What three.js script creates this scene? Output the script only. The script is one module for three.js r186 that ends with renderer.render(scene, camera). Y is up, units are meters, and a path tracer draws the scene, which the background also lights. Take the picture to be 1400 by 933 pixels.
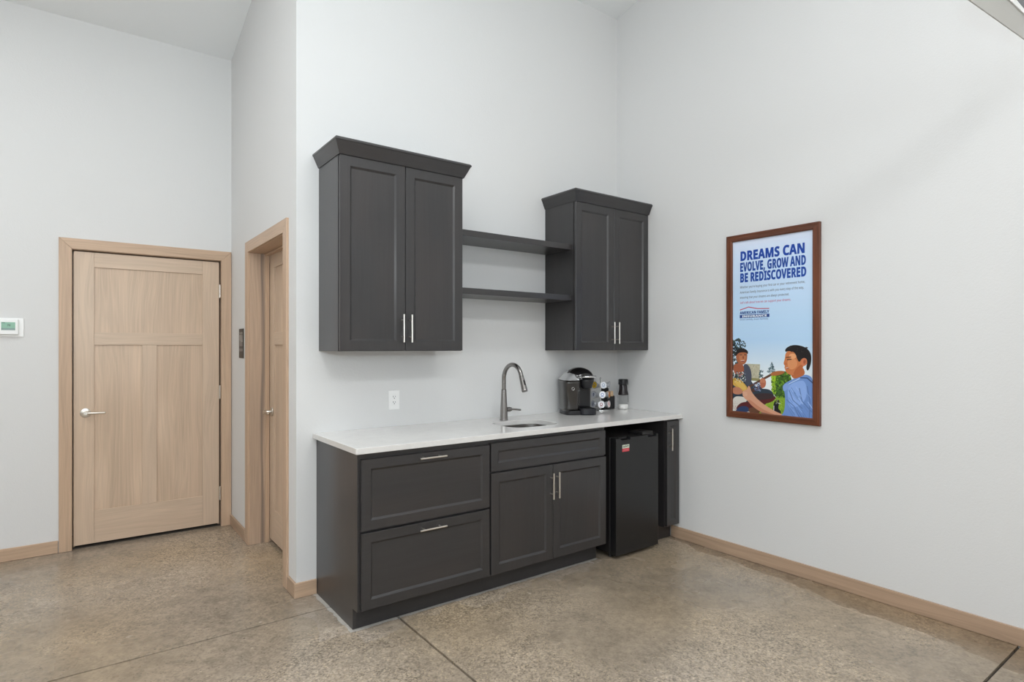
import * as THREE from 'three';
import { RoundedBoxGeometry } from 'three/addons/geometries/RoundedBoxGeometry.js';
import { mergeGeometries } from 'three/addons/utils/BufferGeometryUtils.js';
import { RectAreaLightUniformsLib } from 'three/addons/lights/RectAreaLightUniformsLib.js';
RectAreaLightUniformsLib.init();

/* ------------------------------------------------------------------ camera, light, exposure */
const scene = new THREE.Scene();
scene.background = new THREE.Color(0.92, 0.97, 1.0);            // bright overcast sky, seen only through the windows behind the camera
scene.backgroundIntensity = 6.0;
const camera = new THREE.PerspectiveCamera(60.17, 1400 / 933, 0.05, 60);
camera.position.set(-3.562, 1.399, 3.364);
camera.rotation.set(0, THREE.MathUtils.degToRad(-36.513), 0);
camera.setViewOffset(1400, 933, 0, -9.37, 1400, 933);
const renderer = new THREE.WebGLRenderer({ antialias: true });
renderer.toneMapping = THREE.LinearToneMapping;
renderer.toneMappingExposure = 1.0;
renderer.shadowMap.enabled = true;
renderer.shadowMap.type = THREE.PCFSoftShadowMap;

const FLASH = { at: [-3.53, 1.74, 3.36], power: 12.3, direct: 4.5, ahead: [0.50, 0.10, -0.86], aim: [-0.2, 1.4, -0.95], color: new THREE.Color(0.82, 0.95, 1.02) };
const PANEL = { nits: 16.5, color: new THREE.Color(0.955, 0.985, 1.0), spots: [[-2.1, 2.75], [-3.9, 2.3], [-4.9, 0.1], [-1.5, 5.6], [-4.0, 5.6], [-6.5, 5.6]] };

/* ------------------------------------------------------------------ room measures (metres) */
const XW = -2.572;            // hall side of the partition with door 2
const ZF = -1.711;            // wall with door 1
const ZRIDGE = 3.2, SLOPE = 0.243, YB = 4.09;
const ceilY = (z) => (z <= ZRIDGE ? YB + SLOPE * z : YB + SLOPE * (2 * ZRIDGE - z));
const XLEFT = -8.0, ZFRONT = 7.7, TH = 0.12;

/* ------------------------------------------------------------------ small helpers */
let seed = 12345;
const rnd = () => { seed = (seed * 1664525 + 1013904223) >>> 0; return seed / 4294967296; };
const used = {};
const numbered = (n) => { const k = (used[n] = (used[n] ?? -1) + 1); return k ? n + '_' + String(k).padStart(3, '0') : n; };
function cast(o) { o.traverse((c) => { if (c.isMesh) { c.castShadow = true; c.receiveShadow = true; } }); return o; }
function tag(o, label, category, group) { o.userData.label = label; if (category) o.userData.category = category; if (group) o.userData.group = group; return o; }
function thing(name, label, category, pos = [0, 0, 0], turn = 0, group) {
  const g = new THREE.Group(); g.name = numbered(name); g.position.set(...pos); g.rotation.y = turn; scene.add(g);
  return tag(g, label, category, group);
}
function structure(o, name, label, parent = scene) { o.name = numbered(name); o.userData.kind = 'structure'; if (label) o.userData.label = label; parent.add(o); return cast(o); }
function part(name, geo, mat, parent, label) { const m = new THREE.Mesh(geo, mat); m.name = name; m.castShadow = m.receiveShadow = true; parent.add(m); if (label) m.userData.label = label; return m; }
const clean = (g) => { const n = g.index ? g.toNonIndexed() : g; for (const k of Object.keys(n.attributes)) if (!['position', 'normal', 'uv'].includes(k)) n.deleteAttribute(k); return n; };
const merge = (...gs) => mergeGeometries(gs.flat().map(clean), false);
// uv in metres by the way each face points; grain = axis that the wood grain follows
function metreUV(g, grain = 'y', off = [0, 0]) {
  g = g.index ? g.toNonIndexed() : g;
  const p = g.attributes.position, n = g.attributes.normal, uv = new Float32Array(p.count * 2);
  for (let t = 0; t < p.count; t += 3) {
    const a = [0, 0, 0];
    for (let i = t; i < t + 3; i++) { a[0] += n.getX(i); a[1] += n.getY(i); a[2] += n.getZ(i); }
    const m = a.map(Math.abs), ax = m[0] > m[1] && m[0] > m[2] ? 0 : m[1] > m[2] ? 1 : 2;
    for (let i = t; i < t + 3; i++) {
      const q = [p.getX(i), p.getY(i), p.getZ(i)], gi = { x: 0, y: 1, z: 2 }[grain];
      let c, v;
      if (ax === gi) { c = q[(ax + 1) % 3]; v = q[(ax + 2) % 3] * 0.2; } else { v = q[gi]; c = q[3 - ax - gi]; }
      uv[i * 2] = c + off[0]; uv[i * 2 + 1] = v + off[1];
    }
  }
  g.setAttribute('uv', new THREE.BufferAttribute(uv, 2)); return g;
}
function box(x0, x1, y0, y1, z0, z1, r = 0.002, grain = 'y', off) {
  const w = x1 - x0, h = y1 - y0, d = z1 - z0, rr = Math.min(r, w * 0.45, h * 0.45, d * 0.45);
  const g = rr > 0 ? new RoundedBoxGeometry(w, h, d, 1, rr) : new THREE.BoxGeometry(w, h, d);
  g.translate((x0 + x1) / 2, (y0 + y1) / 2, (z0 + z1) / 2);
  return metreUV(clean(g), grain, off ?? [rnd() * 3, rnd() * 3]);
}
function cyl(r0, r1, h, seg = 24, axis = 'y') { const g = new THREE.CylinderGeometry(r1, r0, h, seg); if (axis === 'x') g.rotateZ(-Math.PI / 2); if (axis === 'z') g.rotateX(Math.PI / 2); return g; }
const lathe = (pts, seg = 40) => new THREE.LatheGeometry(pts.map((p) => new THREE.Vector2(p[0], p[1])), seg);
function tube(pts, r, seg = 48, rs = 16) { return new THREE.TubeGeometry(new THREE.CatmullRomCurve3(pts.map((p) => new THREE.Vector3(...p))), seg, r, rs, false); }
// flat-shaded quads
class Quads {
  constructor() { this.p = []; }
  q(a, b, c, d) { this.p.push(...a, ...b, ...c, ...a, ...c, ...d); return this; }
  geo(grain, off) { const g = new THREE.BufferGeometry(); g.setAttribute('position', new THREE.BufferAttribute(new Float32Array(this.p), 3)); g.computeVertexNormals(); return metreUV(g, grain, off ?? [rnd() * 3, rnd() * 3]); }
}
function prism(poly, x0, x1, grain = 'y') {                    // polygon given in (z, y), extruded along x
  const s = new THREE.Shape(poly.map(([z, y]) => new THREE.Vector2(-z, y)));
  const g = new THREE.ExtrudeGeometry(s, { depth: x1 - x0, bevelEnabled: false });
  g.rotateY(Math.PI / 2); g.translate(x0, 0, 0);               // (u, y, d) -> (d, y, -u)
  return metreUV(clean(g), grain, [rnd() * 3, rnd() * 3]);
}

/* ------------------------------------------------------------------ textures */
const hash = (x, y, s) => { let h = (x * 374761393 + y * 668265263 + s * 2147483647) | 0; h = Math.imul(h ^ (h >>> 13), 1274126177); h ^= h >>> 16; return (h >>> 0) / 4294967296; };
function noise(x, y, px, py, s) {                               // value noise, periodic
  const xi = Math.floor(x), yi = Math.floor(y), fx = x - xi, fy = y - yi, u = fx * fx * (3 - 2 * fx), v = fy * fy * (3 - 2 * fy);
  const m = (a, n) => ((a % n) + n) % n, x0 = m(xi, px), x1 = m(xi + 1, px), y0 = m(yi, py), y1 = m(yi + 1, py);
  const a = hash(x0, y0, s), b = hash(x1, y0, s), c = hash(x0, y1, s), d = hash(x1, y1, s);
  return a + (b - a) * u + (c - a) * v + (a - b - c + d) * u * v;
}
const toS = (c) => Math.round(255 * Math.min(1, Math.max(0, c <= 0.0031308 ? 12.92 * c : 1.055 * Math.pow(c, 1 / 2.4) - 0.055)));
function dataTex(w, h, fn, srgb = true) {
  const d = new Uint8Array(w * h * 4);
  for (let y = 0; y < h; y++) for (let x = 0; x < w; x++) {
    const c = fn(x / w, y / h, x, y), i = (y * w + x) * 4;
    for (let k = 0; k < 3; k++) d[i + k] = srgb ? toS(c[k]) : Math.round(255 * Math.min(1, Math.max(0, c[k])));
    d[i + 3] = 255;
  }
  const t = new THREE.DataTexture(d, w, h); t.wrapS = t.wrapT = THREE.RepeatWrapping; t.magFilter = THREE.LinearFilter; t.minFilter = THREE.LinearMipmapLinearFilter; t.generateMipmaps = true; t.anisotropy = 8;
  if (srgb) t.colorSpace = THREE.SRGBColorSpace; t.needsUpdate = true; return t;
}
function wood(base, streak, contrast, s, fine = 1, heart = null) {            // tile 0.6 m across the grain, 2.4 m along it
  const t = dataTex(512, 1024, (u, v) => {
    const warp = noise(u * 4, v * 5, 4, 5, s) * 0.10 + noise(u * 8, v * 12, 8, 12, s + 1) * 0.03;
    const a = noise((u + warp) * 14, v * 2, 14, 2, s + 2), b = noise((u + warp * 0.6) * 60, v * 4, 60, 4, s + 3), c = noise(u * 190, v * 16, 190, 16, s + 4), blotch = noise(u * 5, v * 6, 5, 6, s + 5);
    const ring = Math.abs(((a * 5 + b * 0.4) % 1) - 0.5) * 2;
    const k = contrast * (0.34 * (a - 0.5) + 0.26 * (ring - 0.5) + 0.3 * (b - 0.5) + 0.34 * fine * (c - 0.5) + 0.3 * (blotch - 0.5));
    if (heart) { // one dark band of heartwood, wavering along the board
      const mid = 0.5 + 0.016 * (noise(v * 4, 3, 4, 4, s + 7) - 0.5) * 2 + 0.008 * (b - 0.5), half = 0.018 + 0.016 * noise(v * 5, 9, 5, 10, s + 8), d = Math.abs(u - mid) / half;
      const h = Math.max(0, 1 - d * d) * (0.55 + 0.45 * b);
      return base.map((x, i) => (x + (heart[i] - x) * h) * (1 + k));
    }
    return base.map((x, i) => x * (1 + k) + (streak[i] - x) * Math.max(0, blotch - 0.45) * 0.9);
  });
  t.repeat.set(1 / 0.6, 1 / 2.4); return t;
}
const std = (o) => new THREE.MeshStandardMaterial(o), phys = (o) => new THREE.MeshPhysicalMaterial(o);
const lin = (r, g, b) => new THREE.Color().setRGB(r, g, b);

const M = {};
const paintBump = dataTex(256, 256, (u, v) => { const n = 0.5 * noise(u * 60, v * 60, 60, 60, 71) + 0.5 * noise(u * 120, v * 120, 120, 120, 72); return [n, n, n]; }, false);
paintBump.repeat.set(2.5, 2.5);
M.wall = std({ color: lin(0.725, 0.724, 0.720), roughness: 0.75, bumpMap: paintBump, bumpScale: 0.0004 });
M.ceiling = std({ color: lin(0.84, 0.855, 0.86), roughness: 0.9, bumpMap: paintBump, bumpScale: 0.0005 });
M.doorWood = std({ map: wood([0.60, 0.455, 0.335], [0.53, 0.39, 0.28], 0.26, 11), roughness: 0.38 });
M.panelWood = std({ map: wood([0.58, 0.43, 0.31], [0.65, 0.495, 0.365], 0.32, 23), roughness: 0.38 });
M.casingWood = std({ map: wood([0.55, 0.385, 0.265], [0.47, 0.325, 0.22], 0.34, 37), roughness: 0.42 });
M.baseWood = std({ map: wood([0.46, 0.32, 0.22], [0.36, 0.245, 0.17], 0.4, 53), roughness: 0.45 });
M.jambWood = std({ map: wood([0.50, 0.365, 0.265], [0.22, 0.155, 0.12], 0.55, 67), roughness: 0.42 });
M.heartWood = std({ map: wood([0.53, 0.385, 0.28], [0.53, 0.385, 0.28], 0.3, 151, 1, [0.235, 0.175, 0.14]), roughness: 0.42 });
const darkMap = wood([0.0268, 0.0250, 0.0260], [0.034, 0.0272, 0.0258], 0.30, 83);
M.dark = phys({ map: darkMap, roughness: 0.42, clearcoat: 0.42, clearcoatRoughness: 0.2 });
M.darkPanel = phys({ map: wood([0.0262, 0.0246, 0.0255], [0.034, 0.027, 0.0255], 0.32, 97), roughness: 0.42, clearcoat: 0.42, clearcoatRoughness: 0.2 });
M.kick = std({ map: darkMap, roughness: 0.45 });
M.steel = std({ color: lin(0.62, 0.60, 0.57), metalness: 1, roughness: 0.27 });
M.nickel = std({ color: lin(0.72, 0.68, 0.62), metalness: 1, roughness: 0.3 });
M.slate = std({ color: lin(0.30, 0.285, 0.275), metalness: 1, roughness: 0.25 });
M.chrome = std({ color: lin(0.8, 0.8, 0.8), metalness: 1, roughness: 0.1 });
M.black = std({ color: lin(0.012, 0.012, 0.014), roughness: 0.35 });
M.gloss = phys({ color: lin(0.012, 0.011, 0.012), roughness: 0.14, clearcoat: 0.6, clearcoatRoughness: 0.05 });
M.white = std({ color: lin(0.9, 0.9, 0.89), roughness: 0.35 });
M.frame = std({ map: wood([0.150, 0.044, 0.017], [0.075, 0.022, 0.010], 0.9, 131), roughness: 0.42 });

const quartz = dataTex(512, 512, (u, v, x, y) => { const n = noise(u * 90, v * 90, 90, 90, 5), m = noise(u * 12, v * 12, 12, 12, 6), sp = hash(x, y, 9) > 0.992 ? -0.12 : 0; const k = 0.70 + 0.03 * (n - 0.5) + 0.03 * (m - 0.5) + sp; return [k, k * 0.975, k * 0.945]; });
quartz.repeat.set(2, 2);
M.quartz = std({ map: quartz, roughness: 0.13 });

/* polished concrete: one map for the floor seen from the camera; stains, dust and aggregate lie where the photograph has them */
const FX = -4.6, FZ = -1.76, FS = 4.66;
const concrete = dataTex(2048, 2048, (u, v, px, py) => {
  const x = FX + u * FS, z = FZ + v * FS;
  const big = noise(u * 5, v * 5, 5, 5, 301), mid = noise(u * 14, v * 14, 14, 14, 302), sml = noise(u * 46, v * 46, 46, 46, 303), fin = noise(u * 220, v * 220, 220, 220, 304), grit = noise(u * 620, v * 620, 620, 620, 305), salt = hash((px >> 1) * 3 + 1, (py >> 1) * 5 + 2, 306);
  const expo = Math.min(1, Math.max(0, (0.6 * big + 0.4 * mid - 0.42) * 5));                        // where grinding bared the aggregate
  let k = 1 + 0.30 * (big - 0.5) + 0.26 * (mid - 0.5) + 0.20 * (sml - 0.5) + 0.26 * (fin - 0.5) + (0.30 + 0.5 * expo) * (grit - 0.5);
  let c = [0.340 * k, 0.272 * k, 0.200 * k];
  if (expo > 0.2 && salt > 0.95) { const w = 1.2 + 0.5 * hash(px, py, 307); c = [c[0] * w, c[1] * w * 0.97, c[2] * w * 0.86]; }
  if (salt < 0.05 * (0.2 + expo)) c = c.map((q) => q * 0.55);
  const warm = noise(u * 9 + 3, v * 9, 9, 9, 311); c[0] *= 1 + 0.08 * (warm - 0.5); c[2] *= 1 - 0.16 * (warm - 0.5);
  // dark unground margin along the right wall, its ragged pale rim
  const edge = 0.03 + 0.115 * Math.max(0, z - 0.35) + 0.07 * (noise(u * 30, v * 30, 30, 30, 320) - 0.5) + 0.03 * (noise(u * 100, v * 100, 100, 100, 321) - 0.5), dR = -x;
  if (z > 0.3 && dR < edge) c = [c[0] * 0.76, c[1] * 0.71, c[2] * 0.66];
  else if (z > 0.3 && dR < edge + 0.018 && noise(u * 60, v * 60, 60, 60, 322) > 0.4) c = [c[0] * 1.18, c[1] * 1.18, c[2] * 1.2];
  // pale cement dust against the cabinets and the partition corner
  const dx = Math.max(-2.47 - x, 0, x + 0.75), dz = Math.max(0, z - 0.55), dc = x < -2.46 ? (z > 0 && z < 0.57 ? -2.46 - x : 9) : x < -0.78 && z > 0.5 ? z - 0.548 : 9;
  const lip = 0.014 + 0.012 * noise(u * 160, v * 160, 160, 160, 330);
  if (dc >= -0.02 && dc < lip) c = [0.50, 0.47, 0.43].map((q) => q * (0.9 + 0.2 * grit));
  else if (dc < 9 && dc < 0.16 * noise(u * 40, v * 40, 40, 40, 331) + 0.02) c = [c[0] * 1.12, c[1] * 1.15, c[2] * 1.22];
  // scattered pale and dark pits
  const cell = hash((px >> 2) * 7 + 13, (py >> 2) * 11 + 5, 340); if (cell > 0.9993) c = c.map((q) => q * 1.5); else if (cell < 0.0007) c = c.map((q) => q * 0.5);
  return c;
});
const concreteRough = dataTex(512, 512, (u, v) => { const a = noise(u * 12, v * 12, 12, 12, 401), b = noise(u * 60, v * 60, 60, 60, 402); const r = 0.15 + 0.13 * a + 0.07 * b; return [r, r, r]; }, false);
M.concrete = std({ map: concrete, roughnessMap: concreteRough, roughness: 1 });
M.joint = std({ color: lin(0.05, 0.042, 0.035), roughness: 0.9 });

/* ------------------------------------------------------------------ setting: floor, walls, ceiling */
{
  const floor = new THREE.Group(); structure(floor, 'floor', 'polished grey brown concrete floor cut into square slabs');
  const pitch = 2.335, J = 0.0055;
  const xs = [XLEFT - TH]; for (let k = -2; k <= 0; k++) xs.push(-2.217 + k * pitch); xs.push(TH);
  const zs = [-2.11, 0.225, 2.56, 4.895, ZFRONT + TH];
  for (let i = 0; i < xs.length - 1; i++) for (let j = 0; j < zs.length - 1; j++) {
    const g = box(xs[i] + (i ? J : 0), xs[i + 1] - (i < xs.length - 2 ? J : 0), -0.05, 0, zs[j] + (j ? J : 0), zs[j + 1] - (j < zs.length - 2 ? J : 0), 0.0012);
    const p = g.attributes.position, uv = g.attributes.uv;
    for (let k = 0; k < p.count; k++) uv.setXY(k, (p.getX(k) - FX) / FS, (p.getZ(k) - FZ) / FS);
    part('slab', g, M.concrete, floor);
  }
  part('joint_bed', box(XLEFT - TH, TH, -0.2, -0.012, -2.11, ZFRONT + TH, 0), M.joint, floor, 'dark bottom of the saw-cut joints');
}
function wallShape(pts, holes = []) { const s = new THREE.Shape(pts.map((p) => new THREE.Vector2(...p))); for (const h of holes) s.holes.push(new THREE.Path(h.map((p) => new THREE.Vector2(...p)))); return s; }
const ext = (s, d) => new THREE.ExtrudeGeometry(s, { depth: d, bevelEnabled: false });
const D1 = { x0: -3.600, x1: -2.632, h: 2.095 };                 // rough openings
const WIN_LEFT = [3.7, 6.5, 2.3, 3.4];          // z0, z1, y0, y1 in the left wall and x0, x1, y0, y1 in the wall behind the camera:
const WIN_FRONT = [-4.7, -2.9, 1.9, 3.2];       // the door, the faucet and the bevels of the cabinet doors mirror them
const D2 = { z0: -1.110, z1: -0.212, h: 2.095 };
{
  const g = ext(wallShape([[XW, -0.06], [TH, -0.06], [TH, YB + 0.1], [XW, YB + 0.1]]), TH); g.translate(0, 0, -TH);
  structure(new THREE.Mesh(g, M.wall), 'wall_back', 'pale grey painted wall behind the dark cabinets');
  const f = ext(wallShape([[XLEFT - TH, -0.06], [TH, -0.06], [TH, 3.9], [XLEFT - TH, 3.9]], [[[D1.x0, -0.03], [D1.x0, D1.h], [D1.x1, D1.h], [D1.x1, -0.03]]]), TH); f.translate(0, 0, ZF - TH);
  structure(new THREE.Mesh(f, M.wall), 'wall_far', 'pale grey painted wall with the closed wooden door');
  // partition with door 2: outline in (-z, y)
  const gable = (z0, z1) => [[-z1, -0.06], [-z0, -0.06], [-z0, ceilY(z0) + 0.06], ...(z0 < ZRIDGE && z1 > ZRIDGE ? [[-ZRIDGE, ceilY(ZRIDGE) + 0.06]] : []), [-z1, ceilY(z1) + 0.06]];
  const s = ext(wallShape(gable(ZF, -TH), [[[-D2.z1, -0.03], [-D2.z1, D2.h], [-D2.z0, D2.h], [-D2.z0, -0.03]]]), TH); s.rotateY(Math.PI / 2); s.translate(XW, 0, 0);
  structure(new THREE.Mesh(s, M.wall), 'wall_side', 'pale grey partition wall with the recessed wooden door');
  const r = ext(wallShape(gable(ZF - TH, ZFRONT + TH)), TH); r.rotateY(Math.PI / 2);
  structure(new THREE.Mesh(r, M.wall), 'wall_right', 'pale grey painted wall with the framed poster');
  const l = ext(wallShape(gable(ZF - TH, ZFRONT + TH), [WIN_LEFT].map(([z0, z1, y0, y1]) => [[-z1, y0], [-z1, y1], [-z0, y1], [-z0, y0]])), TH); l.rotateY(Math.PI / 2); l.translate(XLEFT - TH, 0, 0);
  structure(new THREE.Mesh(l, M.wall), 'wall_left', 'pale grey painted wall outside the picture to the left');
  const fw = ext(wallShape([[XLEFT - TH, -0.06], [TH, -0.06], [TH, ceilY(ZFRONT) + 0.1], [XLEFT - TH, ceilY(ZFRONT) + 0.1]], [[[WIN_FRONT[0], WIN_FRONT[2]], [WIN_FRONT[0], WIN_FRONT[3]], [WIN_FRONT[1], WIN_FRONT[3]], [WIN_FRONT[1], WIN_FRONT[2]]]]), TH); fw.translate(0, 0, ZFRONT);
  structure(new THREE.Mesh(fw, M.wall), 'wall_front', 'pale grey painted wall behind the camera');
  // gabled ceiling
  const za = ZF - TH, zb = ZFRONT + TH, c = [];
  const cg = ext(wallShape([[-za, ceilY(za)], [-ZRIDGE, ceilY(ZRIDGE)], [-zb, ceilY(zb)], [-zb, ceilY(zb) + 0.2], [-ZRIDGE, ceilY(ZRIDGE) + 0.2], [-za, ceilY(za) + 0.2]]), -XLEFT + 2 * TH);
  cg.rotateY(Math.PI / 2); cg.translate(XLEFT - TH, 0, 0);
  structure(new THREE.Mesh(cg, M.ceiling), 'ceiling', 'sloped pale grey ceiling rising towards the camera');
}
for (const [i, [a, b, y0, y1], turn, at, label] of [[1, WIN_LEFT, -Math.PI / 2, [XLEFT - TH / 2, 0, 0], 'white framed high window in the left wall'], [2, WIN_FRONT, 0, [0, 0, ZFRONT + TH / 2], 'white framed high window in the wall behind the camera']]) {
  const w = new THREE.Group(); w.position.set(...at); w.rotation.y = turn; const s = 0.05;
  const f = (x0, x1, c, d) => box(x0, x1, c, d, -0.03, 0.03, 0.004, 'x');
  part('window_frame', merge(f(a + 0.001, a + s, y0 + 0.001, y1 - 0.001), f(b - s, b - 0.001, y0 + 0.001, y1 - 0.001), f(a + s, b - s, y0 + 0.001, y0 + s), f(a + s, b - s, y1 - s, y1 - 0.001)), M.white, w);
  part('pane', new THREE.PlaneGeometry(b - a - 2 * s, y1 - y0 - 2 * s).translate((a + b) / 2, (y0 + y1) / 2, 0), phys({ color: lin(1, 1, 1), transmission: 1, thickness: 0, roughness: 0, ior: 1.5, side: THREE.DoubleSide }), w);
  structure(w, 'window_' + i, label);
}
{ // the closed room behind door 1, so that no daylight leaks round the door
  const x0 = -4.2, x1 = -2.0, za = -3.4, zb = ZF - TH, h = 2.5, t = 0.1;
  structure(new THREE.Mesh(merge(box(x0 - t, x1 + t, -0.06, h, za - t, za, 0), box(x0 - t, x0, -0.06, h, za, zb, 0), box(x1, x1 + t, -0.06, h, za, zb, 0), box(x0 - t, x1 + t, h, h + t, za - t, zb, 0), box(x0 - t, x1 + t, -0.16, -0.06, za - t, zb, 0)), M.wall), 'wall_vestibule', 'plain walls of the closed room behind the far door');
}
/* baseboards */
{
  const BH = 0.084, BT = 0.014;
  structure(new THREE.Mesh(box(-BT, 0, 0.001, BH, 0.552, ZFRONT, 0.002, 'z'), M.baseWood), 'baseboard_right', 'wooden baseboard along the foot of the right wall');
  structure(new THREE.Mesh(box(XW - BT, -2.462, 0.001, BH, 0, BT, 0.002, 'x'), M.casingWood), 'baseboard_back', 'short wooden baseboard between the partition corner and the drawers');
  structure(new THREE.Mesh(box(XW - BT, XW, 0.001, BH, -0.135, 0, 0.002, 'z'), M.baseWood), 'baseboard_side', 'short wooden baseboard between the corner and the recessed door');
  structure(new THREE.Mesh(box(XW - BT, XW, 0.001, BH, ZF + 0.02, -1.2, 0.002, 'z'), M.baseWood), 'baseboard_side', 'short wooden baseboard under the black sign beside the recessed door');
  structure(new THREE.Mesh(box(XLEFT, -3.661, 0.001, BH, ZF, ZF + BT, 0.002, 'x'), M.casingWood), 'baseboard_far', 'wooden baseboard left of the closed wooden door');
}
/* ------------------------------------------------------------------ doors */
const hingeGeo = (() => { const gs = []; for (let k = 0; k < 5; k++) { const c = cyl(0.0058, 0.0058, 0.0186, 14); c.translate(0, 0.0095 + k * 0.0193 - 0.048, 0); gs.push(c); } for (const s of [-1, 1]) { const b = new THREE.SphereGeometry(0.0058, 12, 8); b.translate(0, s * 0.0485, 0); gs.push(b); } const pl = new THREE.BoxGeometry(0.012, 0.097, 0.003); pl.translate(0, 0, -0.006); gs.push(pl); return merge(gs); })();
function leverGeo(dir) {                                          // on the xy plane, facing +z, lever towards dir
  const ro = lathe([[0, 0], [0.0325, 0], [0.0325, 0.004], [0.029, 0.0075], [0.014, 0.009], [0.012, 0.012], [0.0115, 0.043], [0, 0.043]], 32); ro.rotateX(Math.PI / 2);
  const hub = cyl(0.0125, 0.0115, 0.02, 24, 'z'); hub.translate(0, 0, 0.05);
  const arm = tube([[dir * -0.004, 0, 0.052], [dir * 0.03, 0, 0.055], [dir * 0.075, -0.001, 0.055], [dir * 0.108, -0.002, 0.053]], 0.0075, 24, 12);
  const tip = new THREE.SphereGeometry(0.0075, 14, 10); tip.translate(dir * 0.108, -0.002, 0.053);
  return merge(ro, hub, arm, tip);
}
// three-panel craftsman leaf, width W, on x 0..W, front face at z = 0, 45 mm thick
function doorLeaf(parent, W, y0, y1) {
  const T = 0.045, st = 0.116, a = 1.967, b = 1.508, c = 1.42, d = 0.253, mw = 0.092, mx = W / 2 - 0.008, e = 0.0012;
  part('stile', box(0, st - 0.0004, y0, y1, -T, 0, e, 'y'), M.doorWood, parent); part('stile', box(W - st + 0.0004, W, y0, y1, -T, 0, e, 'y'), M.doorWood, parent);
  part('rail', box(st, W - st, a, y1, -T, 0, e, 'x'), M.doorWood, parent, 'top rail'); part('rail', box(st, W - st, c, b, -T, 0, e, 'x'), M.doorWood, parent, 'middle rail'); part('rail', box(st, W - st, y0, d, -T, 0, e, 'x'), M.doorWood, parent, 'wide bottom rail');
  part('mullion', box(mx - mw / 2, mx + mw / 2, d + 0.0004, c - 0.0004, -T, 0, e, 'y'), M.doorWood, parent);
  const pz = -0.009;
  part('panel', box(st - 0.006, W - st + 0.006, b - 0.006, a + 0.006, -T + 0.009, pz, e, 'y'), M.panelWood, parent, 'wide top panel');
  part('panel', box(st - 0.006, mx - mw / 2 + 0.006, d - 0.006, c + 0.006, -T + 0.009, pz, e, 'y'), M.panelWood, parent, 'tall lower panel'); part('panel', box(mx + mw / 2 - 0.006, W - st + 0.006, d - 0.006, c + 0.006, -T + 0.009, pz, e, 'y'), M.panelWood, parent, 'tall lower panel');
}
// mitred casing round an opening on the plane z = 0: outer and inner edges
function casing(parent, o0, o1, ot, i0, i1, it, t, m) {
  const leg = (a, b, mitreIn) => { const s = new THREE.Shape([[a, 0.001], [b, 0.001], [b, mitreIn === 'r' ? it : ot], [a, mitreIn === 'r' ? ot : it]].map((p) => new THREE.Vector2(...p))); return metreUV(clean(new THREE.ExtrudeGeometry(s, { depth: t - 0.003, bevelEnabled: true, bevelSize: 0.0012, bevelThickness: 0.003, bevelOffset: -0.0013, bevelSegments: 1 })), 'y', [rnd() * 3, rnd() * 3]); };
  part('casing_leg', leg(o0, i0, 'r'), m, parent); part('casing_leg', leg(i1, o1, 'l'), m, parent);
  const h = new THREE.Shape([[o0, ot], [i0, it], [i1, it], [o1, ot]].map((p) => new THREE.Vector2(...p)));
  part('casing_head', metreUV(clean(new THREE.ExtrudeGeometry(h, { depth: t - 0.003, bevelEnabled: true, bevelSize: 0.0012, bevelThickness: 0.003, bevelOffset: -0.0013, bevelSegments: 1 })), 'x', [rnd() * 3, rnd() * 3]), m, parent);
}
{
  const d = new THREE.Group(); d.position.set(-3.5745, 0, ZF - 0.005);
  const W = 0.914;
  doorLeaf(d, W, 0.025, 2.070);
  const lv = part('lever_handle', leverGeo(1), M.nickel, d, 'brushed nickel lever handle'); lv.position.set(0.066, 0.945, 0);
  for (const y of [1.842, 1.052, 0.26]) { const h = part('hinge', hingeGeo, M.nickel, d, 'nickel hinge'); h.position.set(W + 0.0055, y, 0.010); }
  structure(d, 'door_1', 'closed pale wooden door with three flat panels on the far wall');
  const t = new THREE.Group(); t.position.set(0, 0, ZF);
  casing(t, -3.657, -2.575, 2.155, -3.5835, -2.6475, 2.082, 0.018, M.casingWood);
  for (const [a, b] of [[-3.599, -3.5835], [-2.6485, -2.633]]) part('jamb', box(a, b, 0.001, 2.078, -TH + 0.002, -0.001, 0.001, 'y'), M.jambWood, t);
  part('jamb_head', box(-3.599, -2.633, 2.0785, 2.094, -TH + 0.002, -0.001, 0.001, 'x'), M.casingWood, t);
  part('door_stop', box(-3.58, -3.568, 0.001, 2.06, -0.075, -0.043, 0.001, 'y'), M.casingWood, t); part('door_stop', box(-2.663, -2.652, 0.001, 2.06, -0.075, -0.043, 0.001, 'y'), M.casingWood, t);
  part('threshold', box(-3.58, -2.652, 0.001, 0.008, -TH, -0.02, 0.001, 'x'), M.joint, t);
  structure(t, 'trim_1', 'wooden casing round the closed door on the far wall');
}
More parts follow.
